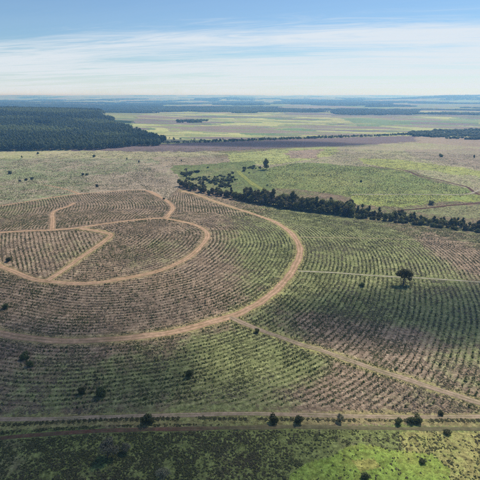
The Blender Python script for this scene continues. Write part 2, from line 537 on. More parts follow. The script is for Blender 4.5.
# ------------------------------------------------------------------ the ground
def build_ground():
    fr = np.r_[np.arange(-46, 46.001, 0.125)]
    bk = np.arange(46, 314.1, 3.0)[1:-1]
    th = np.radians(np.r_[fr, bk])
    rr = [0.0, 8, 20, 35, 50]
    r = 60.0
    while r < 31000:
        rr.append(r)
        r *= 1.0068 if r < 1200 else (1.010 if r < 5000 else 1.018)
    rr = np.array(rr[1:])
    nt_, nr = len(th), len(rr)
    X = (rr[:, None] * np.sin(th)[None, :]).ravel()
    Y = (rr[:, None] * np.cos(th)[None, :]).ravel()
    X = np.r_[X, 0.0]
    Y = np.r_[Y, 0.0]
    H = height(X, Y)
    i, j = np.meshgrid(np.arange(nr - 1), np.arange(nt_), indexing='ij')
    j2 = (j + 1) % nt_
    quads = np.stack([i * nt_ + j, i * nt_ + j2, (i + 1) * nt_ + j2, (i + 1) * nt_ + j], -1).reshape(-1, 4)[:, ::-1]
    c = len(X) - 1
    jj = np.arange(nt_)
    tris = np.stack([np.full(nt_, c), jj, (jj + 1) % nt_], 1)[:, ::-1]
    me = bpy.data.meshes.new('ground')
    me.vertices.add(len(X))
    me.vertices.foreach_set('co', np.stack([X, Y, H], 1).astype(np.float32).ravel())
    nl = quads.size + tris.size
    me.loops.add(nl)
    me.loops.foreach_set('vertex_index', np.r_[quads.ravel(), tris.ravel()].astype(np.int32))
    me.polygons.add(len(quads) + len(tris))
    st = np.r_[np.arange(len(quads)) * 4, quads.size + np.arange(len(tris)) * 3]
    me.polygons.foreach_set('loop_start', st.astype(np.int32))
    me.polygons.foreach_set('use_smooth', np.ones(len(st), bool))
    me.update(calc_edges=True)

    # ---- land cover
    u, wgt = row_field(X, Y)
    A = np.empty((len(X), 3))
    B = np.empty((len(X), 3))
    G = np.full(len(X), 0.5)
    d = np.hypot(X, Y)
    jx = X + 9 * (fbm(X / 25, Y / 25, 61, 3) - 0.5) * np.clip(d / 300, 0.5, 6)
    jy = Y + 9 * (fbm(X / 25, Y / 25, 66, 3) - 0.5) * np.clip(d / 250, 0.5, 30)
    A[:] = lin((127, 109, 90))
    B[:] = lin((108, 112, 72))
    # far country: a mosaic of woods, pasture and ploughland
    far = d > 1250
    q = fbm(X / 1300 + 9, 8 * np.log(d + 50) + 4, 41, 3)
    pal = [((72, 86, 66), (60, 76, 58)), ((140, 142, 104), (120, 128, 90)), ((128, 134, 100), (100, 112, 84)), ((138, 124, 112), (120, 116, 100)), ((120, 134, 92), (104, 118, 84)), ((54, 68, 54), (42, 58, 48))]
    qi = np.clip(((q - 0.28) / 0.44 * len(pal)).astype(int), 0, len(pal) - 1)
    for k, (a, b) in enumerate(pal):
        m = far & (qi == k)
        A[m] = lin(a)
        B[m] = lin(b)
    zones = [
        # outline in the photograph, colour a, colour b, greenness
        ([(-80, 151), (60, 151), (170, 151), (215, 156), (196, 170), (180, 186), (165, 199), (150, 190), (80, 194), (-60, 214)], (150, 136, 116), (116, 124, 88), .5),
        ([(-80, 150), (170, 150), (240, 153), (160, 159), (60, 158), (-80, 161)], (160, 150, 120), (140, 140, 98), .5),
        ([(150, 157), (230, 158), (236, 165), (170, 167)], (146, 132, 110), (134, 128, 100), .45),
        ([(240, 152), (330, 146), (420, 142), (560, 150), (560, 200), (470, 190), (400, 168), (300, 163), (262, 170), (232, 160)], (147, 136, 112), (138, 138, 98), .48),
        ([(225, 153), (300, 148), (340, 147), (330, 156), (280, 164), (230, 163)], (158, 158, 98), (136, 142, 92), .5),
        ([(285, 151), (322, 149), (318, 158), (290, 158)], (146, 128, 110), (136, 126, 102), .45),
        ([(360, 158), (400, 160), (440, 165), (485, 172), (485, 178), (440, 172), (395, 169), (362, 163)], (152, 153, 88), (134, 140, 86), .5),
        ([(400, 150), (500, 148), (560, 170), (486, 171), (430, 161)], (138, 124, 106), (128, 124, 98), .45),
        ([(170, 166), (255, 161), (266, 170), (275, 190), (240, 196), (200, 188), (182, 183)], (134, 130, 92), (104, 114, 70), .6),
        (rows_px['h'], (140, 142, 86), (112, 126, 72), .52),
        ([(350, 195), (470, 195), (530, 193), (530, 200), (440, 202), (400, 208), (350, 203)], (150, 152, 84), (120, 134, 76), .5),
        ([(395, 210), (440, 207), (540, 203), (540, 222), (470, 218), (420, 213)], (132, 128, 92), (116, 122, 82), .5),
        # valley floor beyond, 1.2 to 4 km
        ([(110, 141), (150, 113), (250, 108), (360, 109), (560, 112), (560, 140), (420, 136), (300, 139), (165, 144)], (172, 168, 118), (144, 150, 98), .5),
        ([(165, 127), (240, 125), (330, 129), (240, 131), (170, 132)], (140, 128, 112), (130, 126, 104), .5),
        ([(232, 128), (285, 126), (330, 133), (300, 136), (245, 135)], (96, 116, 82), (104, 122, 88), .5),
        ([(150, 135), (230, 134), (230, 138), (160, 140)], (170, 164, 118), (150, 150, 104), .5),
        ([(300, 134), (420, 131), (480, 130), (480, 134), (380, 136), (300, 138)], (172, 168, 112), (150, 150, 100), .5),
        ([(340, 118), (480, 119), (480, 126), (360, 126)], (120, 136, 98), (104, 122, 88), .5),
        ([(330, 110), (400, 111), (400, 117), (330, 116)], (100, 98, 98), (90, 94, 88), .5),
        # ploughed ground in front of the far tree line
        ([(150, 146), (168, 143.5), (240, 141), (300, 138.5), (360, 137), (440, 135.5), (430, 140), (400, 143), (340, 145.5), (290, 147), (240, 150), (190, 152), (130, 151.5), (60, 150.5)], (110, 97, 94), (102, 92, 88), .4),
        ([(415, 136), (480, 137), (560, 141), (560, 152), (480, 147), (420, 143)], (144, 128, 110), (132, 122, 100), .45),
        # wet meadow at the bottom
        ([(-60, 429), (540, 426), (540, 520), (-60, 520)], (126, 118, 92), (108, 114, 68), .6),
        ([(282, 500), (290, 474), (305, 463), (330, 455), (342, 447), (358, 444), (372, 446), (385, 450), (405, 452), (430, 456), (452, 470), (452, 500)], (142, 146, 76), (116, 134, 62), .56),
        ([(395, 434), (480, 432), (520, 434), (520, 500), (452, 500), (450, 470), (430, 456), (402, 452)], (146, 138, 88), (114, 124, 66), .5),
        ([(350, 462), (372, 460), (380, 468), (360, 472)], (146, 142, 78), (134, 136, 68), .4),
        ([(-60, 416), (0, 415.5), (120, 413), (240, 411), (480, 412.5), (540, 412), (540, 428), (300, 424.5), (120, 426), (0, 432), (-60, 433)], (134, 122, 86), (118, 118, 74), .5),
    ]
    for pts, a, b, g in zones:
        m = inside(jx, jy, ground_at(pts))
        A[m] = lin(a)
        B[m] = lin(b)
        G[m] = g
    val_ = inside(jx, jy, ground_at([(112, 140), (150, 112), (250, 107), (360, 108), (560, 110), (560, 133), (420, 134), (300, 137), (170, 142)]))
    q2 = fbm(X / 420 + 5, 14 * np.log(d + 50) + 2, 47, 3)
    for lo_, hi_, a, b in ((0, .37, (124, 112, 106), (112, 108, 98)), (.37, .43, (112, 126, 92), (98, 114, 84)), (.57, .63, (120, 132, 90), (136, 140, 96)), (.63, 1, (138, 124, 112), (122, 118, 100))):
        m = val_ & (q2 >= lo_) & (q2 < hi_)
        A[m], B[m] = lin(a), lin(b)
    # greener and barer patches inside the plantation: (x, y, radius px, amount)
    blobs = [(400, 300, 42, .30), (345, 300, 40, .12), (370, 345, 50, -.26), (310, 322, 14, -.30), (240, 360, 60, .16), (150, 360, 70, .12),
             (60, 370, 80, .10), (300, 360, 30, .14), (350, 250, 40, .22), (420, 250, 40, .16), (470, 310, 30, .24), (330, 225, 40, .2),
             (455, 255, 30, -.22), (110, 318, 60, -.30), (40, 310, 50, -.20), (210, 260, 40, -.12), (180, 300, 50, -.18), (100, 210, 60, -.22),
             (250, 250, 45, .14), (150, 260, 40, .08), (175, 285, 25, .06), (60, 290, 30, -.05), (280, 240, 25, .06), (190, 205, 40, -.25), (430, 240, 20, -.15), (415, 330, 30, -.12),
             (340, 400, 40, -.12), (450, 410, 30, .0), (170, 240, 30, .1), (60, 250, 40, .1), (90, 265, 30, .02)]
    for bx, by, br, am in blobs:
        c0, c1, c2 = ground_at([(bx, by), (bx + br, by), (bx, by - br * 0.55)])
        rx = max(6, abs(c1[0] - c0[0]))
        ry = max(6, abs(c2[1] - c0[1]))
        G += am * np.exp(-((X - c0[0]) / rx) ** 2 - ((Y - c0[1]) / ry) ** 2) * (d < 1000)
    # worn, grassy verges beside the tracks
    for P, wd, a, am in ((RING, 6.5, (150, 138, 92), .6), (INNER, 5.0, (146, 130, 96), .55), (DIAG, 5.0, (148, 142, 90), .6), (WEDGE, 5.5, (152, 140, 96), .6)):
        m = (d < 900) & (np.abs(X - P[:, 0].mean()) < np.ptp(P[:, 0]) / 2 + 20 + abs(P[:, 0].mean())) & on_mask(track_mask([(P, wd * 1.3)]), X, Y)
        k = np.zeros(len(X))
        k[m] = am * (1 - sstep(wd * 0.5, wd * 1.15, dist_line(X[m], Y[m], P[::2])))
        A += (lin(a) - A) * k[:, None]
        B += (lin(a) - B) * k[:, None]
    for nm, arr in (('cola', A), ('colb', B)):
        at = me.attributes.new(nm, 'FLOAT_COLOR', 'POINT')
        at.data.foreach_set('color', np.c_[arr, np.ones(len(arr))].astype(np.float32).ravel())
    for nm, arr in (('rowu', u), ('roww', wgt), ('green', G)):
        at = me.attributes.new(nm, 'FLOAT', 'POINT')
        at.data.foreach_set('value', arr.astype(np.float32))
    o = bpy.data.objects.new('ground', me)
    me.materials.append(M['land'])
    COL.objects.link(o)
    o['kind'] = 'structure'
    return o


build_ground()


def ribbon(name, P, width, mat, lift=0.10, wob=0.42, label=None):
    """a worn track laid over the ground, its edges uneven"""
    P = np.asarray(P)
    tg = np.gradient(P, axis=0)
    tg /= np.linalg.norm(tg, axis=1)[:, None]
    nr = np.stack([-tg[:, 1], tg[:, 0]], 1)
    s = np.r_[0, np.cumsum(np.linalg.norm(np.diff(P, axis=0), axis=1))]
    sd_ = abs(hash(name)) % 97 if False else len(P) % 97
    wl = width / 2 * (1 + wob * 2 * (fbm(s / 9, s * 0 + sd_, 3, 3) - 0.5))
    wr = width / 2 * (1 + wob * 2 * (fbm(s / 9, s * 0 + sd_ + 7.3, 4, 3) - 0.5))
    rows = []
    ac = (-1, -0.55, 0, 0.55, 1)
    for a in ac:
        off = np.where(a < 0, a * wl, a * wr)
        q = P + nr * off[:, None]
        zz_ = height(q[:, 0], q[:, 1]) + lift - (0.14 if abs(a) == 1 else 0) - (0.05 if abs(a) == .55 else 0)
        rows.append(np.c_[q, zz_])
    V = np.stack(rows, 1).reshape(-1, 3)
    n, k = len(P), len(ac)
    F = [(i * k + j, i * k + j + 1, (i + 1) * k + j + 1, (i + 1) * k + j) for i in range(n - 1) for j in range(k - 1)]
    me = bpy.data.meshes.new(name)
    me.from_pydata(V.tolist(), [], F)
    at = me.attributes.new('across', 'FLOAT', 'POINT')
    at.data.foreach_set('value', np.tile(np.array(ac, np.float32), n))
    me.polygons.foreach_set('use_smooth', np.ones(len(F), bool))
    me.materials.append(mat)
    o = bpy.data.objects.new(name, me)
    COL.objects.link(o)
    o['kind'] = 'structure'
    return o


ribbon('dirt_road', RING, 5.8, M['earth'], 0.12)
ribbon('dirt_road', INNER, 4.4, M['earth'], 0.14)
ribbon('dirt_road', NECK, 4.6, M['earth'], 0.17)
ribbon('dirt_track', KNOLL, 4.0, M['earth'], 0.15)
ribbon('dirt_track', WEDGE, 4.6, M['earth'], 0.18)
ribbon('dirt_track', SPUR, 4.4, M['earth'], 0.20)
ribbon('dirt_track', UPPER, 4.8, M['earth'], 0.13)
ribbon('dirt_track', UPPER2, 4.0, M['earth'], 0.16)
ribbon('dirt_road', DIAG, 3.6, M['grasstrack'], 0.16)
ribbon('footpath', PATH, 1.8, M['pale'], 0.14)
ribbon('footpath', PATH2, 1.3, M['grasstrack'], 0.14)
ribbon('farm_track', FRONT, 2.5, M['grasstrack'], 0.12)
ribbon('earth_track', RED, 2.4, M['redgrass'], 0.12, 0.5)
ribbon('farm_track', catmull(ground_at(fartrack_px), 5), 3.6, M['red'], 0.16)
ribbon('farm_track', catmull(ground_at(farpath_px), 5), 3.4, M['pale'], 0.22)
ribbon('earth_bank', catmull(ground_at(redbank_px), 5), 4.0, M['red'], 0.22)
ribbon('grass_lane', catmull(ground_at(lane_px), 4), 8.0, M['lane'], 0.2)

# ------------------------------------------------------------------ foliage meshes
def leaf_mesh(name, C, N, size, shade, mat):
    """bent leaf-clump quads at centres C facing N"""
    n = len(C)
    N = N / (np.linalg.norm(N, axis=1)[:, None] + 1e-9)
    ref = rng.normal(size=(n, 3))
    Ux = np.cross(N, ref)
    Ux /= np.linalg.norm(Ux, axis=1)[:, None] + 1e-9
    Vx = np.cross(N, Ux)
    sz = np.asarray(size)[:, None] * rng.uniform(0.6, 1.25, (n, 1))
    asp = rng.uniform(0.6, 1.0, (n, 1))
    p0 = C - Ux * sz
    p1 = C - Vx * sz * asp + N * sz * 0.25
    p2 = C + Ux * sz * rng.uniform(0.7, 1.2, (n, 1))
    p3 = C + Vx * sz * asp + N * sz * 0.25
    V = np.stack([p0, p1, p2, p3], 1).reshape(-1, 3)
    b = np.arange(n)[:, None] * 4
    F = np.concatenate([b + np.array([[0, 1, 3]]), b + np.array([[1, 2, 3]])], 1).reshape(-1, 3)
    me = bpy.data.meshes.new(name)
    me.vertices.add(len(V))
    me.vertices.foreach_set('co', V.astype(np.float32).ravel())
    me.loops.add(F.size)
    me.loops.foreach_set('vertex_index', F.astype(np.int32).ravel())
    me.polygons.add(len(F))
    me.polygons.foreach_set('loop_start', (np.arange(len(F)) * 3).astype(np.int32))
    me.update(calc_edges=True)
    at = me.attributes.new('shade', 'FLOAT', 'POINT')
    at.data.foreach_set('value', np.repeat(np.asarray(shade, np.float32), 4))
    me.materials.append(mat)
    return me


def crown_mesh(name, lobes, n, size, mat, shell=0.55):
    vol = np.array([l[3] * l[4] * l[5] for l in lobes]) ** 0.7
    k = rng.choice(len(lobes), n, p=vol / vol.sum())
    lo = np.array(lobes, float)
    dv = rng.normal(size=(n, 3))
    dv /= np.linalg.norm(dv, axis=1)[:, None]
    rad = shell + (1 - shell) * rng.uniform(0, 1, (n, 1)) ** 0.8
    bump = 0.86 + 0.28 * vnoise(dv[:, 0] * 2.3 + k * 3.1 + 40, dv[:, 1] * 2.3 + dv[:, 2] * 1.7 + 40, 8)[:, None]
    C = lo[k, :3] + dv * rad * lo[k, 3:6] * bump
    N = dv + rng.normal(size=(n, 3)) * 0.55 + np.array([0, 0, 0.35])
    lobe_shade = rng.uniform(0.1, 0.9, len(lobes))
    sh = np.clip(0.55 * lobe_shade[k] + rng.uniform(0, 0.55, n), 0, 1)
    return leaf_mesh(name, C, N, np.full(n, size), sh, mat)


def tube(V, F, p, q, r0, r1, sides=6):
    p, q = np.array(p, float), np.array(q, float)
    d = (q - p) / (np.linalg.norm(q - p) + 1e-9)
    ref = np.array([1, 0, 0]) if abs(d[0]) < 0.8 else np.array([0, 1, 0])
    a = np.cross(d, ref)
    a /= np.linalg.norm(a)
    b = np.cross(d, a)
    o = len(V)
    for c, r in ((p, r0), (q, r1)):
        for i in range(sides):
            t = 2 * math.pi * i / sides
            V.append(tuple(c + r * (a * math.cos(t) + b * math.sin(t))))
    for i in range(sides):
        j = (i + 1) % sides
        F.append((o + i, o + j, o + sides + j, o + sides + i))
    V.append(tuple(q))
    for i in range(sides):
        F.append((o + sides + i, o + sides + (i + 1) % sides, len(V) - 1))


def trunk_mesh(name, lobes, fork, r, mat=None, stems=1):
    V, F = [], []
    for s in range(stems):
        ox = (s - (stems - 1) / 2) * r * 2.4
        lean = rng.normal(0, 0.25, 2)
        mid = (ox + lean[0] * 0.5, lean[1] * 0.5, fork * 0.55)
        top = (ox + lean[0], lean[1], fork)
        tube(V, F, (ox, 0, -0.5), mid, r * 1.25, r * 0.9, 7)
        tube(V, F, mid, top, r * 0.9, r * 0.72, 7)
        for l in lobes[s::stems]:
            e = np.array([l[0], l[1], l[2] + 0.1 * l[5]])
            t = np.array(top)
            m = t + (e - t) * 0.5 + np.array([0, 0, 0.12 * np.linalg.norm(e - t)])
            tube(V, F, top, m, r * 0.55, r * 0.36, 5)
            tube(V, F, m, e, r * 0.36, r * 0.14, 5)
    me = bpy.data.meshes.new(name)
    me.from_pydata(V, [], F)
    me.materials.append(mat or M['bark'])
    return me


def rand_lobes(h, spread, n, base=0.4):
    out = []
    for i in range(n):
        a = 2 * math.pi * (i + rng.uniform(-.3, .3)) / n
        rr_ = spread * rng.uniform(0.35, 0.72)
        zc = h * rng.uniform(base + 0.08, 0.80)
        s = spread * rng.uniform(0.38, 0.58)
        out.append((rr_ * math.cos(a), rr_ * math.sin(a), zc, s, s, s * rng.uniform(0.7, 1.0)))
    out.append((rng.normal(0, .1) * spread, rng.normal(0, .1) * spread, h * 0.80, spread * 0.5, spread * 0.5, h * 0.2))
    return out


def tag(o, label, cat, group=None, kind=None):
    if label:
        o['label'] = label
    if cat:
        o['category'] = cat
    if group:
        o['group'] = group
    if kind:
        o['kind'] = kind
    return o


def plant(name, trunk, crown, x, y, scale, rz, label, cat, group, parts=('trunk', 'crown'), zs=1.0):
    e = bpy.data.objects.new(name, None)
    e.empty_display_size = 0.5
    e.location = (x, y, Z(x, y))
    e.rotation_euler = (0, 0, rz)
    e.scale = (scale, scale, scale * zs)
    COL.objects.link(e)
    for nm, me in zip(parts, (trunk, crown)):
        o = bpy.data.objects.new(nm, me)
        o.parent = e
        COL.objects.link(o)
    return tag(e, label, cat, group)


# tree kinds (crown about 10 m tall at scale 1)
BROAD = []
for i in range(6):
    lb = rand_lobes(10, 3.7, 7, 0.16)
    BROAD.append((trunk_mesh('trunk', lb, 3.6, 0.26), crown_mesh('crown', lb, 1500, 0.42, M['tree'])))
TALL = []
for i in range(3):
    lb = rand_lobes(13, 2.9, 8, 0.2) + [(0.3, 0.1, 11.6, 1.5, 1.5, 1.5)]
    TALL.append((trunk_mesh('trunk', lb, 4.4, 0.28), crown_mesh('crown', lb, 1700, 0.42, M['tree'])))
GREY = []
for i in range(2):
    lb = rand_lobes(8, 3.4, 7, 0.3)
    GREY.append((trunk_mesh('trunk', lb, 2.0, 0.2, M['bark'], 3), crown_mesh('crown', lb, 1500, 0.26, M['grey'], 0.3)))
SHRUB = []
for i in range(5):
    lb = rand_lobes(2.7, 1.75, 7, 0.02) + [(0, 0, 0.9, 1.5, 1.5, 0.9)]
    SHRUB.append((trunk_mesh('stem', lb, 0.7, 0.09, M['bark'], 2), crown_mesh('foliage', lb, 700, 0.22, M['shrub'], 0.4)))

# ------------------------------------------------------------------ the belt of trees along the stream
belt_px = [(178, 186.5), (190, 190), (205, 193.5), (222, 197), (240, 201), (260, 205), (280, 208.5), (300, 211), (330, 214.5), (360, 217.5), (390, 221), (420, 224.5), (450, 228), (480, 231.5), (510, 235)]
BELT = catmull(ground_at(belt_px), 1.0)
btg = np.gradient(BELT, axis=0)
btg /= np.linalg.norm(btg, axis=1)[:, None]
bnr = np.stack([-btg[:, 1], btg[:, 0]], 1)
if bnr[:, 1].mean() < 0:
    bnr = -bnr                                     # away from the camera
blen = len(BELT)


def px_of(x, y, zz_=0.0):
    c, s = math.cos(PITCH), math.sin(PITCH)
    dz = zz_ - CAM_H
    f = y * c - dz * s
    return 240 + FPX * x / f, 240 - FPX * (y * s + dz * c) / f


s = 2.0
nb = 0
while s < blen - 2:
    i = int(s)
    for row in range(3):
        p = BELT[i] + bnr[i] * (2 + row * 6.5 + rng.uniform(-1.6, 1.6)) + btg[i] * rng.uniform(-2.5, 2.5)
        qx, qy = px_of(p[0], p[1], Z(*p))
        if qx > 500:
            continue
        k = rng.integers(6)
        if qx < 245:
            sc = rng.uniform(0.7, 1.0) if row < 2 else 0
        elif qx < 352:
            sc = rng.uniform(0.95, 1.7) if row > 0 else rng.uniform(0.6, 1.2)
        else:
            sc = rng.uniform(0.4, 0.95) if qx < 405 else rng.uniform(0.32, 0.72)
        if sc == 0 or rng.uniform() < 0.06:
            continue
        if 205 < qx < 212:
            continue
        big = qx < 352
        if big and qx < 245:
            lab = 'low dark green tree at the left end of the tree belt along the stream'
        elif big:
            lab = 'tall broadleaf tree in the dense belt ' + ('below the yellow grass lane' if qx < 272 else 'below the left end of the green planted field' if qx < 312 else 'left of the slender tree beside the pale track')
        else:
            lab = 'small bushy tree in the low belt ' + ('between the dense trees and the red bank' if qx < 400 else 'below the red bank' if qx < 445 else 'at the right edge of the picture')
        tr = BROAD[k] if rng.uniform() < 0.8 else TALL[k % 3]
        if big and rng.uniform() < 0.2:
            tr = GREY[k % 2]
            sc *= 1.05
            lab = 'grey leafless tree among the dark trees of the stream belt'
        plant('broadleaf_tree', *tr, p[0], p[1], sc, rng.uniform(0, 6.28), lab, 'tree', 'belt: ' + lab, zs=rng.uniform(0.85, 1.1))
        nb += 1
    for row in range(2):
        p = BELT[i] + bnr[i] * (-2 + row * 15 + rng.uniform(-2.5, 2.5)) + btg[i] * rng.uniform(-2.5, 2.5)
        qx, qy = px_of(p[0], p[1], Z(*p))
        if 340 < qx < 500:
            plant('shrub', *SHRUB[int(rng.integers(5))], p[0], p[1], rng.uniform(1.1, 2.1), rng.uniform(0, 6.28),
                  'low spreading bush at the edge of the stream belt ' + ('left of' if qx < 400 else 'below' if qx < 445 else 'right of') + ' the red bank', 'bush', 'belt edge bushes ' + ('left of' if qx < 400 else 'below' if qx < 445 else 'right of') + ' the red bank', ('stem', 'foliage'), rng.uniform(0.7, 1.0))
    s += 4.3 + rng.uniform(-0.8, 0.8)


def at1(px, py):
    return ground_at([(px, py)])[0]


# trees and bushes that stand out one by one: (x, y base in the photo, kind, scale, height stretch, label)
singles = [
    (266, 169.5, 'BROAD', 1.4, 1.35, 'dark tall tree standing alone in the scrub beyond the stream belt'),
    (260, 170, 'BROAD', 0.65, 1.0, 'small round tree at the left foot of the lone tall tree beyond the stream'),
    (201, 187.5, 'GREY', 1.35, 1.05, 'grey leafless spreading tree at the left end of the stream belt'),
    (186, 172, 'GREY', 0.9, 0.9, 'grey leafless tree in the scrub above the left end of the belt'),
    (209, 194.5, 'SHRUB', 2.0, 1.1, 'rounded dark green bush in the gap of the belt below the grey tree'),
    (181.5, 161.5, 'BROAD', 0.35, 1.0, 'tiny lone tree in the brown field above the belt, left of centre'),
    (346, 212, 'TALL', 0.95, 1.0, 'tall crown rising at the right end of the dense belt'),
    (362, 212.5, 'TALL', 0.78, 1.0, 'slender tree standing clear above the low belt beside the pale track'),
    (379, 215, 'TALL', 0.68, 1.0, 'narrow dark tree above the low belt, left of the red bank'),
    (398, 216.5, 'BROAD', 0.72, 1.0, 'round dark tree at the left end of the red bank'),
    (454, 223.5, 'BROAD', 0.62, 1.0, 'round crown standing out of the low belt near the right side'),
    (10, 174, 'SHRUB', 2.0, 1.0, 'dark rounded bush alone in the open plain at far left'),
    (22, 158, 'BROAD', 0.5, 1.0, 'dark lone tree near the forest foot at far left'),
    (38, 154, 'SHRUB', 1.6, 1.0, 'small bush beside the forest foot, right of the lone dark tree'),
    (94, 157, 'SHRUB', 1.8, 1.0, 'small dark bush in the pale strip below the forest'),
    (127, 160, 'BROAD', 0.5, 1.0, 'wide dark tree on the plain below the end of the forest'),
    (139, 163.5, 'BROAD', 0.42, 1.4, 'upright little tree on the plain right of the wide dark tree'),
    (97, 187, 'SHRUB', 1.4, 1.1, 'single dark bush on the plain just above the upper track'),
    (20, 181.5, 'SHRUB', 1.3, 0.8, 'leftmost bush of the short row of bushes on the left plain'),
    (26, 180.5, 'SHRUB', 1.6, 0.8, 'middle bush of the short row of bushes on the left plain'),
    (32, 179.5, 'SHRUB', 1.7, 0.8, 'rightmost bush of the short row of bushes on the left plain'),
    (83, 175, 'SHRUB', 1.7, 0.7, 'left half of the flat dark thicket on the left plain'),
    (87, 175, 'SHRUB', 1.7, 0.7, 'right half of the flat dark thicket on the left plain'),
    (441, 157, 'SHRUB', 2.4, 0.9, 'small dark tree cluster in the brown field at far right'),
    (474, 158, 'BROAD', 0.6, 1.0, 'dark bushy tree in the brown field at the right edge'),
    (431, 204.5, 'SHRUB', 2.0, 0.8, 'dark bush on the green strip above the red bank'),
    (361, 182, 'SHRUB', 1.3, 0.8, 'small dark bush in the green planted field beyond the stream'),
    # foreground
    (148, 422.5, 'SHRUB', 1.45, 1.0, 'rounded grey-green bush on the front track bank, left of centre'),
    (274, 422, 'SHRUB', 1.1, 1.05, 'left of the two round dark bushes on the front bank in the middle'),
    (298, 422, 'SHRUB', 1.1, 1.0, 'right of the two round dark bushes on the front bank in the middle'),
    (340, 421, 'GREY', 0.42, 1.0, 'thin greyish bush on the front bank right of the two round bushes'),
    (398.5, 423.5, 'SHRUB', 0.8, 1.2, 'narrow upright bush on the front bank near the two-stemmed bushy tree'),
    (412, 422.5, 'SHRUB', 0.95, 1.0, 'left crown of the pair of leafy bushes on the front bank at right'),
    (418, 422.0, 'SHRUB', 1.0, 1.1, 'right crown of the pair of leafy bushes on the front bank at right'),
    (441, 414.5, 'SHRUB', 0.7, 0.9, 'dark bush among the saplings just above the front track at right'),
    (82, 393.5, 'SHRUB', 0.95, 1.0, 'left bush of the green pair among the lower left rows'),
    (101, 396, 'SHRUB', 1.45, 1.0, 'larger right bush of the green pair among the lower left rows'),
    (30, 366, 'SHRUB', 1.0, 1.0, 'dark green bush at lower end of the far left slope below the ring road'),
    (25, 358.5, 'SHRUB', 1.3, 0.9, 'dark green bush just below the ring road at far left'),
    (189, 376, 'SHRUB', 1.15, 1.05, 'single round green bush among the rows below the ring road bend'),
    (257, 332.5, 'SHRUB', 0.8, 1.0, 'small dark bush at the edge of the diagonal track'),
    (6, 308, 'SHRUB', 1.2, 0.9, 'dark bush among the rows above the ring road at the left edge'),
    (9, 261, 'SHRUB', 1.2, 1.0, 'dark bush in the field of straight rows at left'),
    (362, 286, 'SHRUB', 1.1, 0.9, 'low dark bush left of the lone tree below the footpath'),
    (164, 199.5, 'SHRUB', 1.0, 0.9, 'small dark bush at the turn of the narrow upper road'),
    (108, 456, 'GREY', 1.0, 0.85, 'large pale grey leafless shrub in the meadow at lower left'),
    (126, 452, 'GREY', 0.55, 0.8, 'small grey shrub at the right foot of the large leafless one'),
    (163, 482, 'GREY', 0.75, 0.9, 'grey-green spreading shrub at the bottom edge of the meadow'),
    (365, 478, 'SHRUB', 0.9, 0.8, 'low dark shrub on the bright green meadow at the bottom edge'),
    (422, 462, 'SHRUB', 0.8, 0.6, 'low dark shrub at the edge of the bright meadow at lower right'),
    (447, 433, 'SHRUB', 0.9, 0.5, 'flat dark shrub just below the front bank at far right'),
]
KIND = {'TALL': TALL, 'BROAD': BROAD, 'GREY': GREY, 'SHRUB': SHRUB}
for i, (px, py, k, sc, zs, lab) in enumerate(singles):
    p = at1(px, py)
    me = KIND[k][i % len(KIND[k])]
    if k == 'SHRUB':
        plant('shrub', *me, p[0], p[1], sc, rng.uniform(0, 6.28), lab, 'bush', None, ('stem', 'foliage'), zs)
    elif k == 'GREY':
        plant('leafless_shrub' if sc < 1.2 else 'leafless_tree', *me, p[0], p[1], sc, rng.uniform(0, 6.28), lab, 'shrub' if sc < 1.2 else 'tree', None, ('trunk', 'crown'), zs)
    else:
        plant('broadleaf_tree', *me, p[0], p[1], sc, rng.uniform(0, 6.28), lab, 'tree', None, ('trunk', 'crown'), zs)

# the lone tree in the plantation: forked trunk, flat wide crown, a lower limb to the right
lobes = [(-3.3, 0, 8.0, 2.5, 2.3, 1.9), (-0.7, 0.8, 9.0, 2.8, 2.5, 2.0), (2.1, -0.4, 8.6, 2.6, 2.4, 2.0), (-1.6, -1.4, 7.0, 2.2, 2.0, 1.6),
         (3.9, 0.2, 7.0, 1.8, 1.6, 1.6), (3.7, 0, 4.4, 1.7, 1.5, 1.7), (0.6, 1.2, 6.8, 2.2, 2.0, 1.5), (-4.0, 0.6, 7.0, 1.6, 1.5, 1.3), (1.6, 0.3, 5.6, 1.4, 1.3, 1.2)]
p = at1(403.5, 284.5)
plant('broadleaf_tree', trunk_mesh('trunk', lobes, 3.0, 0.30, None, 2), crown_mesh('crown', lobes, 2600, 0.34, M['tree']), p[0], p[1], 1.0, 0.0,
      'lone dark tree with flat crown standing in the plantation by the footpath', 'tree', None)

# scrub beyond the belt
scr = ground_at([(178, 170), (205, 168), (235, 167), (252, 164), (262, 172), (268, 187), (245, 190), (225, 189), (205, 182), (186, 179)])
cand = []
while len(cand) < 190:
    x = rng.uniform(scr[:, 0].min(), scr[:, 0].max())
    y = rng.uniform(scr[:, 1].min(), scr[:, 1].max())
    if not inside(np.array([x]), np.array([y]), scr)[0]:
        continue
    if fbm(np.array([x / 28]), np.array([y / 40]), 91, 3)[0] < 0.49:
        continue
    cand.append((x, y))
LANE = catmull(ground_at(lane_px), 4)
for i, (x, y) in enumerate(cand):
    if dist_line(np.array([x]), np.array([y]), LANE)[0] < 7:
        continue
    qx = px_of(x, y, Z(x, y))[0]
    wh = 'around the grey leafless trees' if qx < 212 else 'left of the yellow grass lane' if qx < 243 else 'beside the lone tall tree and the grass lane'
    plant('shrub', *SHRUB[i % 5], x, y, rng.uniform(0.5, 1.7), rng.uniform(0, 6.28), 'dark green bush in the patchy scrub ' + wh, 'bush',
          'scrub bushes ' + wh, ('stem', 'foliage'), rng.uniform(0.6, 0.95))

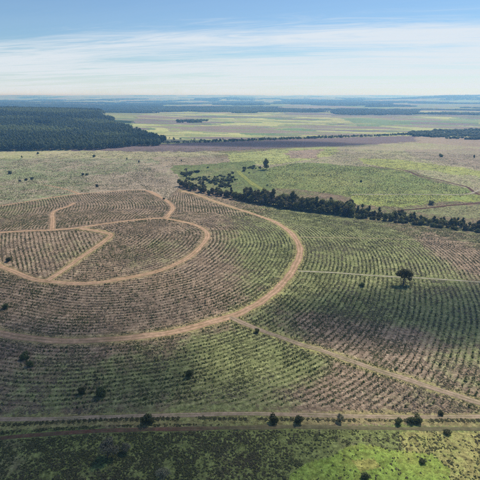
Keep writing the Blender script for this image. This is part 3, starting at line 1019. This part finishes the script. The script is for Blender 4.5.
# ------------------------------------------------------------------ instanced cover
def gn_scatter(name, pts, rz, sc, vi, tint, protos, label, cat, zs=None):
    coll = bpy.data.collections.new('proto_' + name)
    for i, me in enumerate(protos):
        coll.objects.link(bpy.data.objects.new('%s_kind_%02d' % (name, i), me))
    me = bpy.data.meshes.new(name)
    me.vertices.add(len(pts))
    me.vertices.foreach_set('co', np.asarray(pts, np.float32).ravel())
    S3 = np.stack([sc, sc, sc * (zs if zs is not None else 1.0)], 1)
    for nm, typ, arr, key in (('rz', 'FLOAT', rz, 'value'), ('tint', 'FLOAT', tint, 'value'), ('sc', 'FLOAT_VECTOR', S3, 'vector'), ('vi', 'INT', vi, 'value')):
        at = me.attributes.new(nm, typ, 'POINT')
        at.data.foreach_set(key, np.asarray(arr, np.int32 if typ == 'INT' else np.float32).ravel())
    o = bpy.data.objects.new(name, me)
    COL.objects.link(o)
    g = bpy.data.node_groups.new('scatter_' + name, 'GeometryNodeTree')
    g.interface.new_socket('Geometry', in_out='INPUT', socket_type='NodeSocketGeometry')
    g.interface.new_socket('Geometry', in_out='OUTPUT', socket_type='NodeSocketGeometry')
    N = g.nodes
    gi, go = N.new('NodeGroupInput'), N.new('NodeGroupOutput')
    ci = N.new('GeometryNodeCollectionInfo')
    ci.inputs['Collection'].default_value = coll
    ci.inputs['Separate Children'].default_value = True
    ci.inputs['Reset Children'].default_value = True
    ip = N.new('GeometryNodeInstanceOnPoints')
    ip.inputs['Pick Instance'].default_value = True

    def na(nm, typ):
        a = N.new('GeometryNodeInputNamedAttribute')
        a.data_type = typ
        a.inputs['Name'].default_value = nm
        return next(q for q in a.outputs if q.enabled and q.name == 'Attribute')
    cx = N.new('ShaderNodeCombineXYZ')
    g.links.new(na('rz', 'FLOAT'), cx.inputs[2])
    g.links.new(gi.outputs[0], ip.inputs['Points'])
    g.links.new(ci.outputs[0], ip.inputs['Instance'])
    g.links.new(na('vi', 'INT'), ip.inputs['Instance Index'])
    g.links.new(cx.outputs[0], ip.inputs['Rotation'])
    g.links.new(na('sc', 'FLOAT_VECTOR'), ip.inputs['Scale'])
    g.links.new(ip.outputs[0], go.inputs[0])
    md = o.modifiers.new('scatter', 'NODES')
    md.node_group = g
    return tag(o, label, cat, None, 'stuff')


def in_view(x, y, zz_, pad=22):
    qx, qy = px_of(x, y, zz_)
    return (y > 0) & (qx > -pad) & (qx < 480 + pad) & (qy > 90) & (qy < 480 + pad)


def small_plant(h, wd, n, size, mat, name):
    zc = rng.uniform(0.08, 1, n)
    a = rng.uniform(0, 6.28, n)
    rr_ = wd * (1.05 - 0.75 * zc) * rng.uniform(0.3, 1, n)
    C = np.stack([rr_ * np.cos(a), rr_ * np.sin(a), zc * h], 1)
    N = np.stack([np.cos(a), np.sin(a), np.full(n, 1.3)], 1) + rng.normal(size=(n, 3)) * 0.5
    return leaf_mesh(name, C, N, np.full(n, size), rng.uniform(0, 1, n), mat)


def tuft(h, wd, n, mat, name):
    """low clump: leaves and blades lying out from the middle"""
    a = rng.uniform(0, 6.28, n)
    rr_ = wd * np.sqrt(rng.uniform(0, 1, n)) * 0.7
    C = np.stack([rr_ * np.cos(a), rr_ * np.sin(a), h * (1.05 - rr_ / wd) * rng.uniform(0.4, 1, n)], 1)
    N = np.stack([np.cos(a) * 0.5, np.sin(a) * 0.5, np.full(n, 1.2)], 1) + rng.normal(size=(n, 3)) * 0.45
    return leaf_mesh(name, C, N, np.full(n, wd * 0.34), rng.uniform(0, 1, n), mat)


# --- saplings on the planted lines
gx, gy = np.meshgrid(np.arange(-420, 430, 1.5), np.arange(100, 900, 1.5))
gx, gy = gx.ravel() + rng.uniform(-.6, .6, gx.size), gy.ravel() + rng.uniform(-.6, .6, gx.size)
k = in_view(gx, gy, 0.0)
gx, gy = gx[k], gy[k]
u0, w0 = row_field(gx, gy)
e = 0.5
ux = (row_field(gx + e, gy)[0] - u0) / e
uy = (row_field(gx, gy + e)[0] - u0) / e
gg = ux ** 2 + uy ** 2
ok = (w0 > 0) & (gg > 0.03) & (gg < 0.2)
du = u0 - np.round(u0)
fx, fy = gx - du * ux / np.maximum(gg, 1e-3), gy - du * uy / np.maximum(gg, 1e-3)
u1, w1 = row_field(fx, fy)
ok &= (w1 > 0) & (np.abs(u1 - np.round(u1)) < 0.15)
ok &= (rng.uniform(size=len(fx)) < 0.92 * np.clip(w1 + 0.25, 0, 1))
# ragged survival: some stretches have failed
ok &= fbm(fx / 14, fy / 14, 51, 3) + rng.uniform(-.3, .3, len(fx)) > 0.39
bk = inside(fx, fy, BLOCK['g']) | inside(fx, fy, BLOCK['h'])
jit = np.where(bk, 1.1, .2)[ok]
fx, fy = fx[ok] + rng.normal(0, 1, ok.sum()) * jit, fy[ok] + rng.normal(0, 1, ok.sum()) * jit
# thin out to about one every 1.9 m
cell = np.round(fx / 1.25).astype(np.int64) * 100003 + np.round(fy / 1.25).astype(np.int64)
_, first = np.unique(cell, return_index=True)
fx, fy = fx[first], fy[first]
fz = height(fx, fy)
dd = np.sqrt(fx ** 2 + fy ** 2 + (fz - CAM_H) ** 2)
sc = 0.26 + 0.75 * fbm(fx / 22, fy / 22, 55, 3) + rng.normal(0, .2, len(fx)) + 0.5 * (rng.uniform(size=len(fx)) < 0.06)
sc = np.clip(sc, 0.25, 1.5)
SAPS = [small_plant(rng.uniform(0.65, 1.1), rng.uniform(0.40, 0.62), 24, 0.20, M['sap'], 'sapling') for _ in range(5)]
SAPS1 = [small_plant(rng.uniform(0.65, 1.1), rng.uniform(0.40, 0.62), 24, 0.20, M['sap1'], 'sapling') for _ in range(5)]
qx, qy = px_of(fx, fy, fz)
vis = (qx > 2) & (qx < 478) & (qy > 100) & (qy < 478)
order = np.argsort(np.where(vis, dd / sc, 1e9))[:300]
rest = np.ones(len(fx), bool)
rest[order] = False
for i in order:
    o = bpy.data.objects.new('sapling', SAPS1[int(rng.integers(5))])
    o.location = (fx[i], fy[i], fz[i])
    o.rotation_euler = (0, 0, rng.uniform(0, 6.28))
    o.scale = (sc[i],) * 3
    COL.objects.link(o)
    wh = ('at the left edge' if qx[i] < 70 else 'below the green pair of bushes' if qx[i] < 125 else 'behind the grey-green bush on the bank' if qx[i] < 210 else
          'behind the two round dark bushes' if qx[i] < 320 else 'left of the pair of leafy bushes' if qx[i] < 400 else 'behind the pair of leafy bushes at right')
    tag(o, 'small green sapling in the nearest rows ' + wh, 'sapling', 'nearest saplings ' + wh)
nrs = rest.sum()
tint = np.clip(fbm(fx / 30, fy / 30, 58, 3) * 1.5 - 0.45, 0, 1) * rng.uniform(0.2, 1, len(fx))
gn_scatter('planted_saplings', np.stack([fx, fy, fz], 1)[rest], rng.uniform(0, 6.28, nrs), sc[rest], rng.integers(0, 5, nrs), tint[rest], SAPS,
           'rows of small saplings curving over the hill and slopes', 'saplings')
print('belt trees', nb, 'saplings', len(fx))

# --- weeds and grass between the rows and litter
def cover(name, dens, dmin, dmax, keep, protos, size, label, cat, tintf, zs=None):
    n = int(dens)
    r_ = np.sqrt(rng.uniform(dmin ** 2, dmax ** 2, n))
    th_ = rng.uniform(-R(38), R(38), n)
    x, y = r_ * np.sin(th_), r_ * np.cos(th_)
    k = in_view(x, y, 0.0)
    x, y = x[k], y[k]
    k = keep(x, y)
    x, y = x[k], y[k]
    zz_ = height(x, y)
    sc_ = rng.uniform(*size, len(x))
    gn_scatter(name, np.stack([x, y, zz_], 1), rng.uniform(0, 6.28, len(x)), sc_, rng.integers(0, len(protos), len(x)), tintf(x, y), protos, label, cat, zs)
    print(name, len(x))


LANE = catmull(ground_at(lane_px), 4)
TRACKS = [(LANE, 4.0), (catmull(ground_at(fartrack_px), 5), 4.0), (catmull(ground_at(farpath_px), 5), 4.0), (catmull(ground_at(redbank_px), 5), 2.6), (PATH, 1.6), (PATH2, 1.5), (SPUR, 3.2), (KNOLL, 2.7), (NECK, 3.4), (UPPER, 4.0), (UPPER2, 4.0), (RING, 3.1), (INNER, 2.4), (DIAG, 2.0), (FRONT, 1.9), (WEDGE, 2.8), (RED, 1.7)]


OFF = track_mask(TRACKS)


def off_tracks(x, y):
    return ~on_mask(OFF, x, y)


def on_lines(x, y):
    u_, w_ = row_field(x, y)
    t_ = np.abs(u_ - np.round(u_))
    loose = 0.12 + 0.55 * sstep(0.42, 0.62, fbm(x / 38, y / 38, 72, 3))
    return (w_ == 0) | (t_ < 0.26) | (rng.uniform(size=len(x)) < loose)


FR_Y = lambda x: np.interp(x, FRONT[:, 0], FRONT[:, 1])
TUFT = [tuft(0.34, 0.55, 7, M['grass'], 'tuft') for _ in range(4)]
cover('weed_clumps', 380000, 150, 460, lambda x, y: off_tracks(x, y) & (y > FR_Y(x)) & on_lines(x, y) & (fbm(x / 6, y / 6, 71, 3) + rng.uniform(-.15, .15, len(x)) > 0.47), TUFT, (0.4, 1.25),
      'low weeds and dry litter between the planted rows', 'weeds', lambda x, y: np.clip(fbm(x / 35, y / 35, 73, 3) * 2.4 - 0.75 + rng.uniform(-.3, .3, len(x)), 0, 1))
cover('rough_growth', 120000, 460, 980, lambda x, y: (fbm(x / 12, y / 12, 75, 3) + rng.uniform(-.2, .2, len(x)) > 0.5) & off_tracks(x, y), TUFT, (1.0, 2.6),
      'rough grass and low weeds on the fields beyond the hill', 'weeds', lambda x, y: np.clip(fbm(x / 60, y / 40, 79, 3) * 2.2 - 0.95 + rng.uniform(-.35, .35, len(x)), 0, 1), 0.5)
MEADOW_BARE = ground_at([(282, 500), (290, 474), (305, 463), (330, 455), (342, 447), (358, 444), (372, 446), (385, 450), (405, 452), (430, 456), (452, 470), (452, 500)])
TUSS = [tuft(0.5, 0.75, 11, M['tuss'], 'tussock') for _ in range(4)]


def meadow(x, y):
    m = off_tracks(x, y) & (y < np.interp(x, DITCH[:, 0], DITCH[:, 1]) - 3)
    bare = inside(x, y, MEADOW_BARE)
    m &= fbm(x / 4, y / 4, 81, 3) + rng.uniform(-.3, .3, len(x)) > 0.56
    right = sstep(-20, 45, x - 0.3 * (y - 120))
    m &= rng.uniform(size=len(x)) > 0.72 * right
    return m & (~bare | (rng.uniform(size=len(x)) < 0.17))


cover('meadow_tussocks', 120000, 85, 170, meadow, TUSS, (0.25, 0.85), 'dark grass tussocks covering the wet meadow in front', 'grass',
      lambda x, y: np.clip(fbm(x / 18, y / 18, 83, 3) * 2.0 - 0.7 + rng.uniform(-.25, .25, len(x)), 0, 1))
# rough growth along the ditch, standing in for the ditch's shadow line
n = 4200
i = rng.integers(0, len(DITCH), n)
bx = DITCH[i, 0] + rng.normal(0, .4, n)
by = DITCH[i, 1] + rng.normal(0, .5, n)
k = fbm(bx / 5, by / 5, 87, 2) + rng.uniform(-.1, .1, n) > 0.42
bx, by = bx[k], by[k]
gn_scatter('ditch_shade_growth', np.stack([bx, by, height(bx, by)], 1), rng.uniform(0, 6.28, len(bx)), rng.uniform(0.25, 0.65, len(bx)), rng.integers(0, 4, len(bx)),
           rng.uniform(0, .7, len(bx)), TUSS, 'dark rough growth standing in for the ditch shadow below the front track', 'undergrowth')

# --- far woods
def conifer(h, wd, n, size):
    zc = rng.uniform(0.15, 1, n) ** 0.8
    a = rng.uniform(0, 6.28, n)
    prof = np.sqrt(np.clip(1 - ((zc - 0.55) / 0.47) ** 2, 0.02, 1))
    rr_ = wd * prof * rng.uniform(0.55, 1, n)
    C = np.stack([rr_ * np.cos(a), rr_ * np.sin(a), zc * h], 1)
    N = np.stack([np.cos(a), np.sin(a), np.full(n, 0.8)], 1) + rng.normal(size=(n, 3)) * 0.4
    return leaf_mesh('forest_tree', C, N, np.full(n, size), rng.uniform(0, 1, n), M['forest'])


FT = [conifer(13 + 1.2 * q, 3.9, 70, 1.45) for q in range(4)]
forest_px = [(-60, 149), (0, 149.5), (60, 149.5), (110, 149), (140, 147), (160, 144), (168, 142)]
ff = ground_at(forest_px)
fpoly = np.vstack([ff, [(-330, 1420), (-480, 1700), (-640, 2100), (-820, 2700), (-2600, 3400), (-2600, 1300)]])
n = 230000
x = rng.uniform(-2000, -150, n)
y = rng.uniform(950, 3000, n)
k = inside(x + 90 * (fbm(x / 90, y / 120, 93, 3) - 0.5), y + 120 * (fbm(x / 60, y / 90, 94, 3) - 0.5) + 40 * (x < -300), fpoly) & in_view(x, y, 0)
x, y = x[k], y[k]
# stands of different age, a clearing and the rides between them
stand = fbm(x / 620 + 2, y / 210, 99, 3)
tn = np.where(stand > 0.54, 0.95, np.where(stand < 0.44, 0.0, 0.30)) + rng.uniform(-.2, .2, len(x))
young = np.zeros(len(x), bool)
for q in ([(-30, 129), (40, 129.5), (84, 132.5), (62, 136), (-30, 134)], [(-30, 112), (60, 111.5), (110, 114.5), (60, 116), (-30, 115)],
          [(66, 121), (120, 124), (134, 128), (80, 125.5)], [(90, 137), (130, 138), (140, 141), (95, 140)], [(-30, 120), (25, 119.5), (45, 121.5), (-30, 122.5)]):
    young |= inside(x + 30 * (fbm(x / 50, y / 50, 95, 2) - .5), y, ground_at(q))
stand = np.where(young, 0.6 + 0.02 * stand, np.clip(stand, 0, 0.535))
tn = np.where(young, 0.85, np.where(stand < 0.46, 0.0, 0.14)) + rng.uniform(-.2, .2, len(x))
k = ~inside(x, y, ground_at([(34, 123.5), (52, 125), (50, 128), (34, 127)]))
k &= rng.uniform(size=len(x)) < np.where(stand > 0.54, 0.75, 1)
x, y, tn, stand = x[k], y[k], tn[k], stand[k]
cell = np.round(x / 5.0).astype(np.int64) * 100003 + np.round(y / 5.0).astype(np.int64)
_, first = np.unique(cell, return_index=True)
x, y, tn, stand = x[first], y[first], tn[first], stand[first]
gn_scatter('plantation_forest', np.stack([x, y, height(x, y)], 1), rng.uniform(0, 6.28, len(x)), np.where(stand > .54, .85, np.where(stand < .44, 1.02, .85)) * rng.uniform(0.8, 1.2, len(x)), rng.integers(0, 4, len(x)),
           np.clip(tn, 0, 1), FT, 'dark blue-green forest covering the hill at far left', 'forest')
print('forest', len(x))

# tree lines and woods further off
GROVE = []
for q in range(3):
    cs, ns, shd = [], [], []
    for t in range(14):
        ox, oy = rng.uniform(-24, 24), rng.uniform(-12, 12)
        hh = rng.uniform(9, 17)
        m = 16
        dv = rng.normal(size=(m, 3))
        dv /= np.linalg.norm(dv, axis=1)[:, None]
        cs.append(np.array([ox, oy, hh * 0.6]) + dv * np.array([5.0, 5.0, hh * 0.4]))
        ns.append(dv + np.array([0, 0, .5]))
        shd.append(rng.uniform(0, 1, m))
    GROVE.append(leaf_mesh('grove', np.vstack(cs), np.vstack(ns), np.full(14 * 16, 3.4), np.concatenate(shd), M['forest']))


def line_pts(pts, step, jit):
    P = catmull(ground_at(pts), step)
    return P + rng.normal(0, 1, P.shape) * np.array([jit, jit])


tl = [line_pts([(160, 143), (200, 142.5), (240, 141), (300, 138.5), (360, 136.5), (440, 134.5), (500, 133)], 2.6, 5),
      line_pts([(225, 141.5), (300, 138.8), (335, 137.5)], 2.5, 8), line_pts([(200, 141.8), (300, 138.6), (420, 134.8)], 3, 10),
      line_pts([(150, 139), (190, 140), (235, 140.8)], 10, 12)]
tl = np.vstack(tl)
BT = [BROAD[q][1] for q in range(3)]
gn_scatter('far_tree_line', np.stack([tl[:, 0], tl[:, 1], height(tl[:, 0], tl[:, 1]) - 0.5], 1), rng.uniform(0, 6.28, len(tl)), rng.uniform(.28, .72, len(tl)), rng.integers(0, 4, len(tl)),
           rng.uniform(0, .12, len(tl)), FT, 'long dark line of trees across the far valley', 'tree line', zs=0.6)
wood_px = [[(400, 134), (440, 131), (520, 130), (520, 139), (470, 139.5), (420, 137)], [(160, 110), (250, 107.5), (255, 109.5), (170, 112)],
           [(178, 121), (205, 120.5), (204, 122.5), (180, 123)], [(330, 112), (345, 110), (420, 110), (410, 115), (340, 115)], [(245, 108), (300, 109), (280, 112), (246, 111)]]
wx, wy = [], []
for q in wood_px:
    P = ground_at(q)
    ar = (np.ptp(P[:, 0])) * (np.ptp(P[:, 1]))
    m = int(min(6000, ar / 700))
    x = rng.uniform(P[:, 0].min(), P[:, 0].max(), m)
    y = rng.uniform(P[:, 1].min(), P[:, 1].max(), m)
    k = inside(x, y, P)
    wx.append(x[k])
    wy.append(y[k])
n = 60000
r_ = np.exp(rng.uniform(math.log(2600), math.log(11000), n))
th_ = rng.uniform(-R(33), R(33), n)
x, y = r_ * np.sin(th_), r_ * np.cos(th_)
q = fbm(x / 1300 + 9, 8 * np.log(r_ + 50) + 4, 41, 3)
qi = np.clip(((q - 0.28) / 0.44 * 6).astype(int), 0, 5)
k = ((qi == 5) | (qi == 0) | (fbm(x / 1500, 9 * np.log(r_), 43, 3) > 0.575)) & (r_ > 2900) & (rng.uniform(size=n) < 0.15 + 0.75 * fbm(x / 260, y / 700, 45, 2))
wx.append(x[k])
wy.append(y[k])
wx, wy = np.concatenate(wx), np.concatenate(wy)
wr = np.hypot(wx, wy)
gn_scatter('far_woodland', np.stack([wx, wy, height(wx, wy) - 0.5], 1), rng.uniform(-.4, .4, len(wx)), np.clip(wr / 6000, 0.7, 1.3) * rng.uniform(.7, 1.2, len(wx)),
           rng.integers(0, 3, len(wx)), np.clip(fbm(wx / 600, wy / 900, 44, 2) * 1.2 - .4 + rng.uniform(-.2, .2, len(wx)), 0, 1), GROVE, 'blue hazy woods scattered to the horizon', 'woodland', zs=0.7)
print('far woods', len(wx))

# ------------------------------------------------------------------ unseen clouds, added out of view to darken parts of the ground
def shade_cloud(cx, cy, rx, ry, thick, alt, rot, dens):
    """a lumpy cloud added out of view, its shade falling round (cx, cy)"""
    px_, py_ = cx + L.x / L.z * alt, cy + L.y / L.z * alt
    import bmesh
    bm = bmesh.new()
    bmesh.ops.create_icosphere(bm, subdivisions=5, radius=1.0)
    V = np.array([v.co[:] for v in bm.verts])
    f = 0.62 + 0.75 * (fbm(V[:, 0] * 2.2 + 30 + cx, V[:, 1] * 2.2 + V[:, 2] + 30, 17, 4))
    V = V * f[:, None] * np.array([rx, ry, thick])
    V[:, 2] = np.where(V[:, 2] < 0, V[:, 2] * 0.35, V[:, 2])
    for v, c in zip(bm.verts, V):
        v.co = c
    me = bpy.data.meshes.new('shade_cloud')
    bm.to_mesh(me)
    bm.free()
    m, T = new_mat('shade_cloud')
    vol = T.n('ShaderNodeVolumePrincipled', Color=(0.97, 0.97, 0.97, 1), Density=dens, Anisotropy=0.6)
    T.n('ShaderNodeOutputMaterial', Volume=vol.outputs[0])
    me.materials.append(m)
    o = bpy.data.objects.new('shade_cloud', me)
    o.location = (px_, py_, alt)
    o.rotation_euler = (0, 0, rot)
    COL.objects.link(o)
    o['kind'] = 'structure'


shade_cloud(-140, 142, 180, 84, 70, 900, R(-4), 0.021)
shade_cloud(-150, 232, 120, 34, 50, 900, R(-6), 0.010)
shade_cloud(118, 232, 100, 34, 50, 900, R(6), 0.022)
shade_cloud(20, 1090, 340, 75, 80, 1200, R(-6), 0.013)

# ------------------------------------------------------------------ the air
def haze():
    S, zb, zt = 33000.0, None, 142.0
    zb = -45.0
    V = [(-S, -S, zb), (S, -S, zb), (S, S, zb), (-S, S, zb), (-S, -S, zt), (S, -S, zt), (S, S, zt), (-S, S, zt)]
    F = [(3, 2, 1, 0), (4, 5, 6, 7), (0, 1, 5, 4), (1, 2, 6, 5), (2, 3, 7, 6), (3, 0, 4, 7)]
    me = bpy.data.meshes.new('haze')
    me.from_pydata(V, [], F)
    m, T = new_mat('haze')
    vol = T.n('ShaderNodeVolumePrincipled', Color=(0.22, 0.51, 1.0, 1), Density=0.00018, Anisotropy=0.37)
    vol.inputs['Absorption Color'].default_value = (1, 1, 1, 1)
    T.n('ShaderNodeOutputMaterial', Volume=vol.outputs[0])
    me.materials.append(m)
    o = bpy.data.objects.new('haze', me)
    COL.objects.link(o)
    tag(o, 'pale blue haze filling the air over the plain', 'haze', None, 'stuff')


haze()
